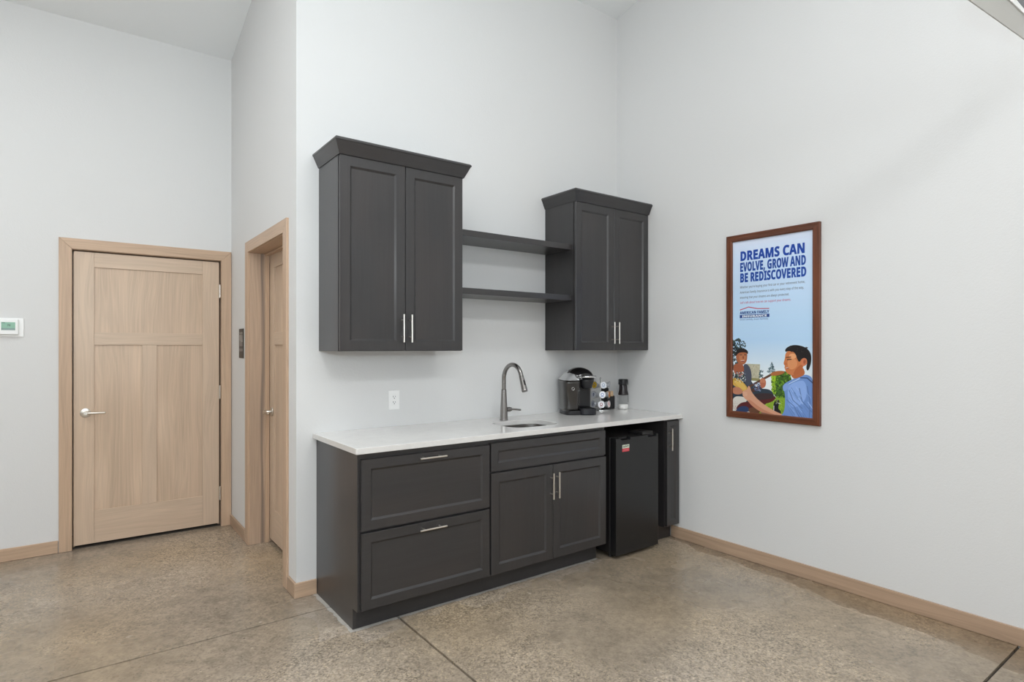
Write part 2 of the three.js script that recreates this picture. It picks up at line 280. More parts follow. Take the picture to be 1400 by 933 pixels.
{
  // door 2 sits at the room side of the partition, seen down the recess; local x runs along world +z
  const z0 = -1.086, z1 = -0.228, W = z1 - z0;
  const d = new THREE.Group(); d.position.set(-2.440, 0, z1); d.rotation.y = -Math.PI / 2;   // local +z -> world -x, local +x -> world +z ... placed from its near edge
  d.position.z = z0;
  doorLeaf(d, W, 0.03, 2.068);
  const lv = part('lever_handle', leverGeo(1), M.nickel, d, 'brushed nickel lever handle'); lv.position.set(0.062, 0.945, 0);
  structure(d, 'door_2', 'recessed pale wooden door in the partition wall');
  const t = new THREE.Group(); t.position.set(XW, 0, 0); t.rotation.y = -Math.PI / 2;
  casing(t, -1.182, -0.145, 2.153, -1.0985, -0.2205, 2.076, 0.014, M.casingWood);
  part('jamb', box(-1.109, -1.092, 0.001, 2.072, -0.180, -0.001, 0.001, 'y', [0.30 + 0.083, 0.4]), M.heartWood, t, 'jamb with a dark streak of heartwood'); part('jamb', box(-0.227, -0.213, 0.001, 2.072, -0.180, -0.001, 0.001, 'y'), M.jambWood, t);
  part('jamb_head', box(-1.109, -0.213, 2.0725, 2.094, -0.180, -0.001, 0.001, 'x'), M.casingWood, t);
  for (const [a, b] of [[-1.0915, -1.079], [-0.239, -0.2275]]) part('door_stop', box(a, b, 0.001, 2.07, -0.128, -0.100, 0.001, 'y'), M.casingWood, t);
  part('door_stop', box(-1.079, -0.239, 2.058, 2.071, -0.128, -0.100, 0.001, 'x'), M.casingWood, t);
  structure(t, 'trim_2', 'wooden casing and deep jambs round the recessed door');
}

/* ------------------------------------------------------------------ cabinets */
// front of a shaker door or drawer: frame with bevelled inner edge; lower left corner at 0,0, front at z = t
function frameGeo(w, h, t, st, grain) {
  const q = new Quads(), e = 0.0018, bv = 0.011, dp = 0.0085;
  const R = (i, z) => [[i, i, z], [w - i, i, z], [w - i, h - i, z], [i, h - i, z]];
  const ring = (A, B) => { for (let k = 0; k < 4; k++) q.q(A[k], A[(k + 1) % 4], B[(k + 1) % 4], B[k]); };
  ring(R(0, 0), R(0, t - e)); ring(R(0, t - e), R(e, t)); ring(R(e, t), R(st, t)); ring(R(st, t), R(st + bv, t - dp)); ring(R(st + bv, t - dp), R(st + bv, t - dp - 0.004));
  const b = R(0, 0); q.q(b[0], b[3], b[2], b[1]);
  return q.geo(grain);
}
function panelGeo(w, h, t, st, grain) { return box(st + 0.009, w - st - 0.009, st + 0.009, h - st - 0.009, t - 0.016, t - 0.0085, 0.0003, grain); }
function barPull(L) {                                               // vertical bar, centred, standing off a face at z = 0
  const bar = cyl(0.0052, 0.0052, L, 16); bar.translate(0, 0, 0.032);
  const gs = [bar]; for (const s of [-1, 1]) { const p = cyl(0.0042, 0.0042, 0.03, 12, 'z'); p.translate(0, s * L * 0.31, 0.0155); gs.push(p); const c = lathe([[0, 0], [0.0052, 0], [0.0044, 0.0012], [0, 0.0016]], 16); if (s < 0) c.rotateX(Math.PI); c.translate(0, s * L / 2, 0.032); gs.push(c); }
  return merge(gs);
}
const pull = barPull(0.155), pullH = pull.clone().rotateZ(Math.PI / 2);
function front(kind, parent, x0, x1, y0, y1, z, st, grain, handle) {
  const w = x1 - x0, h = y1 - y0, t = 0.02;
  const f = part(kind, frameGeo(w, h, t, st, grain), M.dark, parent); f.position.set(x0, y0, z);
  part('panel', panelGeo(w, h, t, st, grain), M.darkPanel, f);
  if (handle) { const hd = part('handle', handle.flat ? pullH : pull, M.nickel, f, 'brushed nickel bar handle'); hd.position.set(handle.x - x0, handle.y - y0, t); }
  return f;
}
const KZ = 0.548, FF = 0.607, DZ = 0.610;                           // toe kick, face frame, back of the doors
function baseBody(x0, x1, open) {                                   // carcass with toe notch
  const H = 0.883, prof = [[0.002, 0.001], [KZ - 0.012, 0.001], [KZ - 0.012, 0.105], [FF, 0.105], [FF, H], [0.002, H]];
  return prism(prof, x0, x1, 'y');
}
{
  const c = thing('base_cabinet', 'dark stained base cabinet with two deep drawers, leftmost under the white worktop', 'cabinet', [-2.46, 0, 0]);
  const o = 2.46;
  part('body', merge(prism([[0.002, 0.001], [KZ, 0.001], [KZ, 0.105], [FF, 0.105], [FF, 0.883], [0.002, 0.883]], 0, 0.018), prism([[0.002, 0.105], [FF, 0.105], [FF, 0.883], [0.002, 0.883]], 0.018, -1.6885 + o)), M.dark, c);
  part('toe_kick', box(0.0185, -1.6885 + o, 0.001, 0.104, KZ - 0.014, KZ, 0.0008, 'x'), M.kick, c, 'toe kick board');
  front('drawer', c, -2.447 + o, -1.693 + o, 0.503, 0.853, DZ, 0.047, 'x', { x: -2.066 + o, y: 0.829, flat: true });
  front('drawer', c, -2.447 + o, -1.693 + o, 0.115, 0.491, DZ, 0.047, 'x', { x: -2.066 + o, y: 0.459, flat: true });
  cast(c);
}
{
  const c = thing('base_cabinet', 'dark stained sink base cabinet with two doors below a false drawer front', 'cabinet', [-1.688, 0, 0]);
  const o = 1.688;
  part('body', merge(prism([[0.002, 0.105], [FF, 0.105], [FF, 0.60], [0.002, 0.60]], 0, -0.766 + o), prism([[FF - 0.02, 0.60], [FF, 0.60], [FF, 0.883], [FF - 0.02, 0.883]], 0, -0.766 + o), prism([[0.002, 0.60], [FF - 0.02, 0.60], [FF - 0.02, 0.883], [0.002, 0.883]], -0.784 + o, -0.766 + o), prism([[0.002, 0.60], [FF - 0.02, 0.60], [FF - 0.02, 0.883], [0.002, 0.883]], 0, 0.018), prism([[0.002, 0.001], [KZ - 0.014, 0.001], [KZ - 0.014, 0.105], [0.002, 0.105]], -0.80 + o, -0.782 + o)), M.dark, c);
  part('toe_kick', box(0, -0.782 + o, 0.001, 0.104, KZ - 0.014, KZ, 0.0008, 'x'), M.kick, c, 'toe kick board');
  front('drawer_front', c, -1.6825 + o, -0.776 + o, 0.699, 0.860, DZ, 0.046, 'x');
  front('door', c, -1.6825 + o, -1.2275 + o, 0.115, 0.688, DZ, 0.052, 'y', { x: -1.2475 + o, y: 0.563 });
  front('door', c, -1.2245 + o, -0.771 + o, 0.115, 0.688, DZ, 0.052, 'y', { x: -1.2015 + o, y: 0.565 });
  cast(c);
}
{
  const c = thing('base_cabinet', 'narrow dark stained base cabinet between the black refrigerator and the right wall', 'cabinet', [-0.16, 0, 0]);
  const o = 0.16;
  part('body', merge(prism([[0.002, 0.001], [KZ, 0.001], [KZ, 0.105], [FF, 0.105], [FF, 0.883], [0.002, 0.883]], 0, 0.018), prism([[0.002, 0.105], [FF, 0.105], [FF, 0.883], [0.002, 0.883]], 0.018, o - 0.002)), M.dark, c);
  part('toe_kick', box(0.0185, -0.0155 + o, 0.001, 0.104, KZ - 0.014, KZ, 0.0008, 'x'), M.dark, c);
  front('door', c, -0.153 + o, -0.016 + o, 0.115, 0.871, DZ, 0.036, 'y', { x: -0.1335 + o, y: 0.741 });
  cast(c);
}
/* worktop with an undermount sink hole */
const SINK = { x0: -1.432, x1: -1.055, z0: 0.215, z1: 0.530, r: 0.10, y: 0.914 };
function roundRect(p, x0, z0, x1, z1, r) { p.moveTo(x0 + r, z0); p.lineTo(x1 - r, z0); p.absarc(x1 - r, z0 + r, r, -Math.PI / 2, 0, false); p.lineTo(x1, z1 - r); p.absarc(x1 - r, z1 - r, r, 0, Math.PI / 2, false); p.lineTo(x0 + r, z1); p.absarc(x0 + r, z1 - r, r, Math.PI / 2, Math.PI, false); p.lineTo(x0, z0 + r); p.absarc(x0 + r, z0 + r, r, Math.PI, Math.PI * 1.5, false); return p; }
{
  const s = new THREE.Shape(), X0 = -2.482, X1 = -0.003, Z0 = 0.002, Z1 = 0.650, r = 0.012;
  s.moveTo(X0, -Z0); s.lineTo(X0, -Z1 + r); s.absarc(X0 + r, -Z1 + r, r, Math.PI, Math.PI * 1.5, false); s.lineTo(X1, -Z1); s.lineTo(X1, -Z0); s.closePath();
  s.holes.push(roundRect(new THREE.Path(), SINK.x0, -SINK.z1, SINK.x1, -SINK.z0, SINK.r));
  const g = new THREE.ExtrudeGeometry(s, { depth: 0.025, bevelEnabled: true, bevelSize: 0.0025, bevelThickness: 0.0025, bevelOffset: -0.0025, bevelSegments: 2, curveSegments: 20 });
  g.rotateX(-Math.PI / 2); g.translate(0, 0.8865, 0);
  const m = new THREE.Mesh(metreUV(clean(g), 'x', [0, 0]), M.quartz); m.name = numbered('worktop'); scene.add(cast(tag(m, 'long glossy white quartz worktop over the dark base cabinets', 'worktop')));
}
{
  const b = thing('sink', 'small rounded stainless steel sink set under the white worktop', 'sink', [(SINK.x0 + SINK.x1) / 2, 0.70, (SINK.z0 + SINK.z1) / 2]);
  const hw = (SINK.x1 - SINK.x0) / 2 + 0.006, hd = (SINK.z1 - SINK.z0) / 2 + 0.006, R = 0.104, N = 64;
  const out = (k, w, d, r, y) => { const a = k / N * Math.PI * 2, cx = Math.cos(a), cz = Math.sin(a), n = 3.4; const q = Math.pow(Math.pow(Math.abs(cx), n) + Math.pow(Math.abs(cz), n), -1 / n); return [w * q * cx, y, d * q * cz]; };
  const rings = [[hw + 0.012, hd + 0.012, 0.1830], [hw, hd, 0.1830], [hw, hd, 0.178], [hw - 0.006, hd - 0.006, 0.05], [hw - 0.016, hd - 0.016, 0.018], [hw - 0.04, hd - 0.04, 0.006], [0.045, 0.045, 0.002]];
  const pos = [], idx = []; rings.forEach(([w, d, y]) => { for (let k = 0; k < N; k++) pos.push(...out(k, w, d, R, y)); });
  for (let i = 0; i < rings.length - 1; i++) for (let k = 0; k < N; k++) { const a = i * N + k, c = i * N + (k + 1) % N; idx.push(a, a + N, c, c, a + N, c + N); }
  const g = new THREE.BufferGeometry(); g.setAttribute('position', new THREE.Float32BufferAttribute(pos, 3)); g.setIndex(idx); g.computeVertexNormals(); g.setAttribute('uv', new THREE.Float32BufferAttribute(new Array(pos.length / 3 * 2).fill(0), 2));
  part('basin', g, std({ color: lin(0.28, 0.265, 0.25), metalness: 1, roughness: 0.3, side: THREE.DoubleSide }), b);
  const dr = lathe([[0, 0.004], [0.02, 0.004], [0.03, 0.007], [0.045, 0.009], [0.048, 0.003]], 32); part('drain', dr, M.chrome, b, 'round chrome drain');
  cast(b);
}
{
  const f = thing('faucet', 'tall gooseneck pull-down faucet in dark brushed steel behind the sink', 'faucet', [-1.258, 0.9142, 0.16]);
  part('body', lathe([[0, 0], [0.0285, 0], [0.0285, 0.004], [0.0262, 0.007], [0.0245, 0.06], [0.0205, 0.13], [0.0172, 0.2], [0.0168, 0.206], [0, 0.206]], 40), M.slate, f);
  const n = []; n.push([0, 0.206, 0], [0, 0.25, 0]); const R = 0.098, cy = 0.276; for (let k = 0; k <= 14; k++) { const a = Math.PI - k / 14 * (Math.PI * 0.915); n.push([0, cy + R * Math.sin(a), R + R * Math.cos(a)]); }
  part('neck', tube(n, 0.0142, 80, 20), M.slate, f);
  const e = n[n.length - 1], p = n[n.length - 2], dir = new THREE.Vector3(0, e[1] - p[1], e[2] - p[2]).normalize();
  const hd = lathe([[0, 0], [0.0148, 0], [0.0152, 0.004], [0.0165, 0.035], [0.0192, 0.088], [0.0196, 0.1], [0.018, 0.104], [0, 0.104]], 32);
  hd.applyQuaternion(new THREE.Quaternion().setFromUnitVectors(new THREE.Vector3(0, 1, 0), dir)); hd.translate(...e);
  const sp = part('spray_head', hd, M.slate, f);
  const bt = new RoundedBoxGeometry(0.012, 0.034, 0.006, 2, 0.0025); bt.applyQuaternion(new THREE.Quaternion().setFromUnitVectors(new THREE.Vector3(0, 1, 0), dir)); bt.translate(e[0], e[1] + dir.y * 0.045 + 0.003, e[2] + dir.z * 0.045 + 0.0175);
  part('button', bt, M.black, sp, 'black spray button');
  const hub = cyl(0.0165, 0.0165, 0.03, 28, 'x'); hub.translate(0.034, 0.07, 0); const col = cyl(0.0135, 0.0135, 0.012, 24, 'x'); col.translate(0.054, 0.07, 0);
  const lv = tube([[0.055, 0.07, 0], [0.085, 0.068, 0.006], [0.128, 0.062, 0.014]], 0.0062, 16, 12), tp = new THREE.SphereGeometry(0.0062, 12, 8); tp.translate(0.128, 0.062, 0.014);
  part('lever', merge(hub, col, lv, tp), M.slate, f); cast(f);
}
/* upper cabinets, crown, shelves */
function crownGeo(x0, x1, zf, left, right) {                        // sloped board with a square lip, mitred returns
  const q = new Quads(), P = [[0.0, 2.425], [0.004, 2.423], [0.033, 2.486], [0.037, 2.489], [0.037, 2.496], [0.030, 2.504], [0.0, 2.504]];   // out, y
  const ring = (o, y) => [[x0 - (left ? o : 0), y, 0.001], [x0 - (left ? o : 0), y, zf + o], [x1 + (right ? o : 0), y, zf + o], [x1 + (right ? o : 0), y, 0.001]];
  for (let k = 0; k < P.length - 1; k++) {
    const A = ring(...P[k]), B = ring(...P[k + 1]);
    for (const s of [0, 1, 2]) { if ((s === 0 && !left) || (s === 2 && !right)) continue; q.q(A[s], A[s + 1], B[s + 1], B[s]); }
  }
  const t = ring(0.0, 2.504); q.q(t[0], t[1], t[2], t[3]); const b = ring(0, 2.425); q.q(b[3], b[2], b[1], b[0]);
  for (const [on, i] of [[!left, 0], [!right, 1]]) { const x = i ? x1 : x0; const loop = P.map(([o, y]) => [x, y, zf + o]); for (let k = 1; k < loop.length - 1; k++) q.p.push(...(i ? [...loop[0], ...loop[k], ...loop[k + 1]] : [...loop[0], ...loop[k + 1], ...loop[k]])); if (on) { const a = [x, 2.425, 0.001], c = [x, 2.504, 0.001]; i ? q.q([x, 2.425, zf], a, c, [x, 2.504, zf]) : q.q(a, [x, 2.425, zf], [x, 2.504, zf], c); } }
  return q.geo('x');
}
function upper(label, x0, x1, crownRight) {
  const c = thing('wall_cabinet', label, 'cabinet', [x0, 1.381, 0]), w = x1 - x0, Y = 1.381, D = 0.307, z = 0.3105;
  part('body', merge(prism([[0.001, 0], [D, 0], [D, 1.058], [0.001, 1.058]], 0, w)), M.dark, c);
  const mid = w / 2, g = 0.0015;
  front('door', c, 0.003, mid - g, 0.002, 1.043, z, 0.054, 'y', { x: mid - 0.024, y: 1.508 - Y });
  front('door', c, mid + g, w - 0.003, 0.002, 1.043, z, 0.054, 'y', { x: mid + 0.026, y: 1.508 - Y });
  const cg = crownGeo(0, w, 0.333, true, crownRight); cg.translate(0, -Y, 0);
  part('crown_moulding', cg, M.dark, c); cast(c);
}
upper('larger dark stained wall cabinet over the drawers, left of the shelves', -2.446, -1.684, true);
upper('dark stained wall cabinet tucked into the room corner above the coffee maker', -0.766, -0.003, false);
for (const [y, label] of [[2.126, 'upper of the two dark floating shelves between the wall cabinets'], [1.769, 'lower of the two dark floating shelves between the wall cabinets']]) {
  const m = new THREE.Mesh(box(-1.6835, -0.7665, y - 0.038, y, 0.001, 0.29, 0.0015, 'x'), M.dark); m.name = numbered('shelf'); scene.add(cast(tag(m, label, 'shelf', 'shelves between the wall cabinets')));
}

/* ------------------------------------------------------------------ refrigerator */
{
  const f = thing('refrigerator', 'small black refrigerator standing under the worktop', 'refrigerator', [-0.5, 0, 0]);
  const pebble = dataTex(256, 256, (u, v) => { const n = noise(u * 128, v * 128, 128, 128, 501) * 0.6 + noise(u * 64, v * 64, 64, 64, 502) * 0.4; return [n, n, n]; }, false); pebble.repeat.set(4, 4);
  const bm = std({ color: lin(0.010, 0.010, 0.0105), roughness: 0.33, bumpMap: pebble, bumpScale: 0.00025 });
  const side = std({ color: lin(0.012, 0.011, 0.011), roughness: 0.5 });
  part('body', box(-0.209, 0.211, 0.028, 0.800, 0.06, 0.604, 0.006), side, f);
  part('gasket', box(-0.203, 0.205, 0.04, 0.788, 0.604, 0.612, 0.002), std({ color: lin(0.006, 0.006, 0.006), roughness: 0.8 }), f);
  // door slab with a hand recess cut in its top edge on each side
  const s = new THREE.Shape(); s.moveTo(-0.211, 0.026); s.lineTo(0.212, 0.026); s.lineTo(0.212, 0.800);
  s.lineTo(0.195, 0.800); s.lineTo(0.190, 0.785); s.lineTo(0.105, 0.785); s.lineTo(0.10, 0.800); s.lineTo(-0.07, 0.800); s.lineTo(-0.075, 0.785); s.lineTo(-0.160, 0.785); s.lineTo(-0.166, 0.800); s.lineTo(-0.211, 0.800); s.closePath();
  const dg = new THREE.ExtrudeGeometry(s, { depth: 0.044, bevelEnabled: true, bevelSize: 0.003, bevelThickness: 0.003, bevelOffset: -0.003, bevelSegments: 2 }); dg.translate(0, 0, 0.6145);
  const d = part('door', metreUV(clean(dg), 'y', [0, 0]), bm, f);
  const hg = merge(box(0.055, 0.165, 0.8005, 0.822, 0.53, 0.655, 0.004), box(0.098, 0.192, 0.787, 0.8, 0.615, 0.640, 0.003)); part('hinge_cover', hg, side, f, 'black plastic hinge cover');
  part('grip', box(-0.157, -0.078, 0.787, 0.802, 0.615, 0.636, 0.004), side, d);
  for (const x of [-0.18, 0.18]) for (const z of [0.1, 0.58]) { const l = cyl(0.014, 0.012, 0.028, 16); l.translate(x, 0.0145, z); part('foot', l, side, f); }
  const cv = document.createElement('canvas'); cv.width = 128; cv.height = 96; const c = cv.getContext('2d');
  c.fillStyle = '#c9d2c0'; c.fillRect(0, 0, 128, 96); c.fillStyle = '#d0404a'; c.fillRect(0, 50, 128, 46);
  c.strokeStyle = '#20231f'; c.lineWidth = 8; c.beginPath(); c.moveTo(14, 34); c.bezierCurveTo(30, 4, 40, 48, 54, 22); c.bezierCurveTo(66, 4, 74, 44, 88, 20); c.bezierCurveTo(98, 10, 104, 36, 116, 18); c.stroke(); c.fillStyle = '#e59aa0'; c.fillRect(16, 70, 96, 6);
  const t = new THREE.CanvasTexture(cv); t.colorSpace = THREE.SRGBColorSpace;
  const bg = new THREE.BoxGeometry(0.066, 0.046, 0.002); bg.translate(-0.119, 0.7315, 0.6625); part('badge', bg, std({ map: t, roughness: 0.4 }), d, 'small white and red badge');
  cast(f);
}

/* ------------------------------------------------------------------ things on the worktop */
const TOP = 0.9145;
{
  const k = thing('coffee_maker', 'black single-cup coffee maker with chrome trim on the worktop', 'coffee maker', [-0.590, TOP, 0.155], -0.42);
  const sh = (w0, w1, d0, d1, y0, y1, n = 4) => { const pos = [], idx = [], N = 48, L = 10; for (let i = 0; i <= L; i++) { const t = i / L, W = w0 + (w1 - w0) * t, D = d0 + (d1 - d0) * t; for (let j = 0; j < N; j++) { const a = j / N * Math.PI * 2, c = Math.cos(a), s = Math.sin(a), q = Math.pow(Math.pow(Math.abs(c), n) + Math.pow(Math.abs(s), n), -1 / n); pos.push(W * q * c, y0 + (y1 - y0) * t, D * q * s); } } for (let i = 0; i < L; i++) for (let j = 0; j < N; j++) { const a = i * N + j, b = i * N + (j + 1) % N; idx.push(a, a + N, b, b, a + N, b + N); } const ct = pos.length / 3; pos.push(0, y0, 0, 0, y1, 0); for (let j = 0; j < N; j++) { idx.push(ct, j, (j + 1) % N); idx.push(ct + 1, L * N + (j + 1) % N, L * N + j); } const g = new THREE.BufferGeometry(); g.setAttribute('position', new THREE.Float32BufferAttribute(pos, 3)); g.setIndex(idx); g.computeVertexNormals(); g.setAttribute('uv', new THREE.Float32BufferAttribute(new Array(pos.length / 3 * 2).fill(0), 2)); return g; };
  // base, spine, reservoir on the left, brew head above the drip tray on the right
  const base = sh(0.114, 0.115, 0.108, 0.108, 0.001, 0.030, 5); part('base', base, M.black, k);
  const tray = sh(0.062, 0.064, 0.055, 0.057, 0.002, 0.046, 2.6); tray.translate(0.05, 0, 0.085); const tr = part('drip_tray', tray, std({ color: lin(0.02, 0.021, 0.026), roughness: 0.22, metalness: 0.2 }), k);
  const grid = []; for (let i = -3; i <= 3; i++) { const b = new THREE.BoxGeometry(0.003, 0.003, 0.09); b.translate(0.05 + i * 0.013, 0.048, 0.085); grid.push(b); } part('grate', merge(grid), M.black, tr);
  const spine = sh(0.064, 0.066, 0.064, 0.066, 0.038, 0.25, 4); spine.translate(0.045, 0, -0.045); part('spine', spine, M.black, k);
  const res = sh(0.056, 0.068, 0.098, 0.107, 0.028, 0.250, 4.5); res.translate(-0.062, 0, 0.002);
  const rs = part('reservoir', res, phys({ color: lin(0.026, 0.023, 0.021), roughness: 0.12, clearcoat: 0.5, clearcoatRoughness: 0.05 }), k, 'smoked plastic water reservoir');
  const ring = new THREE.TorusGeometry(0.0095, 0.0018, 10, 28); ring.translate(-0.066, 0.19, 0.1088); part('emblem', ring, M.chrome, rs, 'small chrome ring emblem');
  const grip = sh(0.009, 0.008, 0.006, 0.006, 0.08, 0.18, 2.4); grip.translate(-0.022, 0, 0.1005); part('grip', grip, M.gloss, rs, 'black grip recess');
  // silver shoulder: slanted collar from the back left corner down to the front
  const col = sh(0.069, 0.040, 0.108, 0.075, 0.250, 0.318, 4); { const p = col.attributes.position; for (let i = 0; i < p.count; i++) { const t = (p.getY(i) - 0.250) / 0.068; p.setX(i, p.getX(i) + 0.034 * t); p.setY(i, 0.250 + t * (0.068 - 0.26 * Math.max(0, p.getZ(i) + 0.02))); } col.computeVertexNormals(); } col.translate(-0.062, 0, 0.002);
  part('shoulder', col, std({ color: lin(0.78, 0.79, 0.80), metalness: 0.6, roughness: 0.25 }), k, 'silver shoulder band');
  const dome = new THREE.SphereGeometry(1, 40, 24, 0, Math.PI * 2, 0, Math.PI / 2); dome.scale(0.112, 0.086, 0.112); dome.translate(0.016, 0.256, -0.005); const lidBase = sh(0.07, 0.072, 0.085, 0.088, 0.245, 0.266, 4); lidBase.translate(0.045, 0, -0.012);
  part('lid', merge(dome, lidBase), M.gloss, k, 'glossy black domed lid');
  const head = lathe([[0, 0], [0.026, 0], [0.036, 0.006], [0.05, 0.05], [0.054, 0.078], [0, 0.078]], 40); head.translate(0.05, 0.188, 0.075); part('brew_head', head, M.black, k);
  const hp = []; for (let i = 0; i <= 12; i++) { const a = Math.PI * (1.04 - i / 12 * 1.08); hp.push([0.05 + 0.066 * Math.cos(a), 0.272 + 0.004 * Math.sin(a), 0.066 + 0.072 * Math.sin(a)]); }
  const hg = tube(hp, 0.008, 40, 12); hg.scale(1, 1, 1); part('handle', hg, M.chrome, k, 'silver lid handle'); cast(k);
}
/* pod carousel and its pods */
{
  const C = [-0.292, TOP, 0.100], view = Math.atan2(-3.562 - C[0], 3.364 - C[2]);       // faces the room
  const c = thing('pod_carousel', 'chrome wire carousel of coffee pods beside the coffee maker', 'pod rack', C);
  const b = lathe([[0, 0], [0.068, 0], [0.070, 0.003], [0.068, 0.009], [0.055, 0.012], [0, 0.012]], 40); part('base', b, M.chrome, c);
  const post = cyl(0.005, 0.005, 0.232, 16); post.translate(0, 0.126, 0); const kn = new THREE.SphereGeometry(0.009, 16, 12); kn.translate(0, 0.246, 0); part('post', merge(post, kn), M.chrome, c);
  const lids = [
    [['#f0c840', '#b8860f', 'bright yellow'], ['#e4e6ee', '#8fa6c4', 'white and pale blue'], ['#c9ccd8', '#5d6478', 'silver grey']],
    [['#dfe1ea', '#3c4a75', 'white and navy'], ['#e8e9ef', '#5b77b5', 'white blue-ringed'], ['#d98a3c', '#a5471e', 'orange']],
    [['#b9bdca', '#2b3557', 'grey and dark blue'], ['#e6e6ea', '#8f3f3f', 'white and dark red'], ['#e9d5d5', '#c07a78', 'pale pink']],
  ];
  const tier = ['top', 'middle', 'bottom'], cup = lathe([[0, -0.038], [0.0155, -0.038], [0.018, -0.034], [0.0215, -0.003], [0.0245, -0.0015], [0.0245, 0]], 28); cup.rotateX(Math.PI / 2);
  const lidG = new THREE.CircleGeometry(0.0246, 32); const ringG = new THREE.TorusGeometry(0.0268, 0.0016, 8, 32);
  const cupM = std({ color: lin(0.42, 0.43, 0.46), roughness: 0.4 });
  let proto;
  lids.forEach((row, i) => row.forEach(([col, ink, word], j) => {
    const a = view + [-0.72, 0.33, 1.38][j] - [0.0, 0.12, 0.24][i], y = [0.200, 0.126, 0.052][i], R = 0.070;
    const x = C[0] + R * Math.sin(a), z = C[2] + R * Math.cos(a);
    const rg = ringG.clone(); rg.rotateY(a); rg.translate(R * Math.sin(a), y, R * Math.cos(a));
    const w = tube([[0, y - 0.012, 0], [0.02 * Math.sin(a), y - 0.02, 0.02 * Math.cos(a)], [R * 0.98 * Math.sin(a), y - 0.0285, R * 0.98 * Math.cos(a)]], 0.0014, 10, 6); part('wire_holder', merge(rg, w), M.chrome, c);
    const cv = document.createElement('canvas'); cv.width = cv.height = 64; const q = cv.getContext('2d'); q.fillStyle = col; q.fillRect(0, 0, 64, 64); q.strokeStyle = ink; q.fillStyle = ink; q.lineWidth = 5;
    q.beginPath(); q.arc(32, 30, 12, 0, 7); if ((i * 2 + j) % 2) q.stroke(); else q.fill(); q.fillRect(16, 47, 32, 4); q.fillStyle = '#ffffff'; q.fillRect(25, 27, 14, 4);
    const tx = new THREE.CanvasTexture(cv); tx.colorSpace = THREE.SRGBColorSpace;
    let p;
    if (!proto) { p = proto = new THREE.Group(); part('cup', cup, cupM, p); const l = part('foil_lid', lidG, cupM, p); l.position.z = 0.0007; } else p = proto.clone();
    p.name = numbered('coffee_pod'); p.position.set(x, TOP + y, z); p.rotation.set(-0.12, a, 0, 'YXZ'); p.children[1].material = std({ map: tx, roughness: 0.3, metalness: 0.1 });
    scene.add(p); tag(p, `${word} coffee pod in the carousel's ${tier[i]} tier`, 'coffee pod', 'coffee pods in the wire carousel'); cast(p);
  }));
  cast(c);
}
{
  const o = thing('organizer', 'black counter organizer with a tall back between the pods and the sugar jar', 'organizer', [-0.150, TOP, 0.045]);
  const g = [box(-0.048, 0.036, 0, 0.004, -0.034, 0.036, 0.001), box(-0.048, 0.036, 0.004, 0.170, -0.034, -0.030, 0.001), box(-0.048, 0.036, 0.004, 0.100, 0.032, 0.036, 0.001), box(-0.048, -0.044, 0.004, 0.104, -0.030, 0.032, 0.001), box(0.032, 0.036, 0.004, 0.104, -0.030, 0.032, 0.001)];
  part('tray', merge(g), M.black, o); cast(o);
  const pk = (name, label, x, w) => { const m = new THREE.Mesh(box(-w / 2, w / 2, -0.055, 0.04, -0.004, 0.004, 0.003), std({ color: lin(0.72, 0.50, 0.31), roughness: 0.7 })); m.name = numbered('sachet'); m.position.set(x, TOP + 0.1005, 0.064); m.rotation.x = -0.06; scene.add(cast(tag(m, label, 'sachet', 'tan sachets in the black organizer'))); };
  pk('a', 'tan paper sachet in the organizer next to the coffee pods', -0.172, 0.028); pk('b', 'tan paper sachet in the organizer next to the sugar jar', -0.128, 0.028);
}
{
  const j = thing('sugar_dispenser', 'clear glass dispenser of white sugar with a tall black pouring top', 'dispenser', [-0.074, TOP, 0.135]);
  const glass = phys({ color: lin(1, 1, 1), roughness: 0.03, transmission: 1, thickness: 0, ior: 1.5 });
  part('jar', lathe([[0.036, 0.0], [0.039, 0.003], [0.0395, 0.02], [0.0395, 0.10], [0.038, 0.116]], 40), glass, j, 'clear glass lower half');
  part('sugar', lathe([[0, 0.003], [0.0365, 0.003], [0.0375, 0.006], [0.0375, 0.034], [0.02, 0.037], [0, 0.036]], 36), std({ color: lin(0.85, 0.84, 0.81), roughness: 0.9 }), j, 'white sugar');
  part('bottom', lathe([[0, 0], [0.036, 0], [0.036, 0.003], [0, 0.003]], 36), M.white, j);
  const marks = []; for (let i = 0; i < 5; i++) { const t = new THREE.TorusGeometry(0.0395, 0.0024, 6, 12, 0.8); t.rotateX(Math.PI / 2); t.rotateY(-0.35); t.translate(0, 0.06 + i * 0.012, 0); marks.push(t); } part('measure_marks', merge(marks), M.black, j, 'black measure lines');
  part('neck', lathe([[0.0385, 0.112], [0.0405, 0.114], [0.0405, 0.122], [0.033, 0.150], [0.031, 0.19], [0.030, 0.192]], 40), std({ color: lin(0.02, 0.015, 0.017), roughness: 0.25, side: THREE.DoubleSide }), j);
  const cap = lathe([[0, 0.192], [0.036, 0.192], [0.038, 0.195], [0.038, 0.232], [0.035, 0.237], [0, 0.237]], 40), spout = box(-0.045, -0.034, 0.196, 0.214, -0.012, 0.012, 0.003); part('cap', merge(cap, spout), M.black, j, 'black flip cap'); cast(j);
}

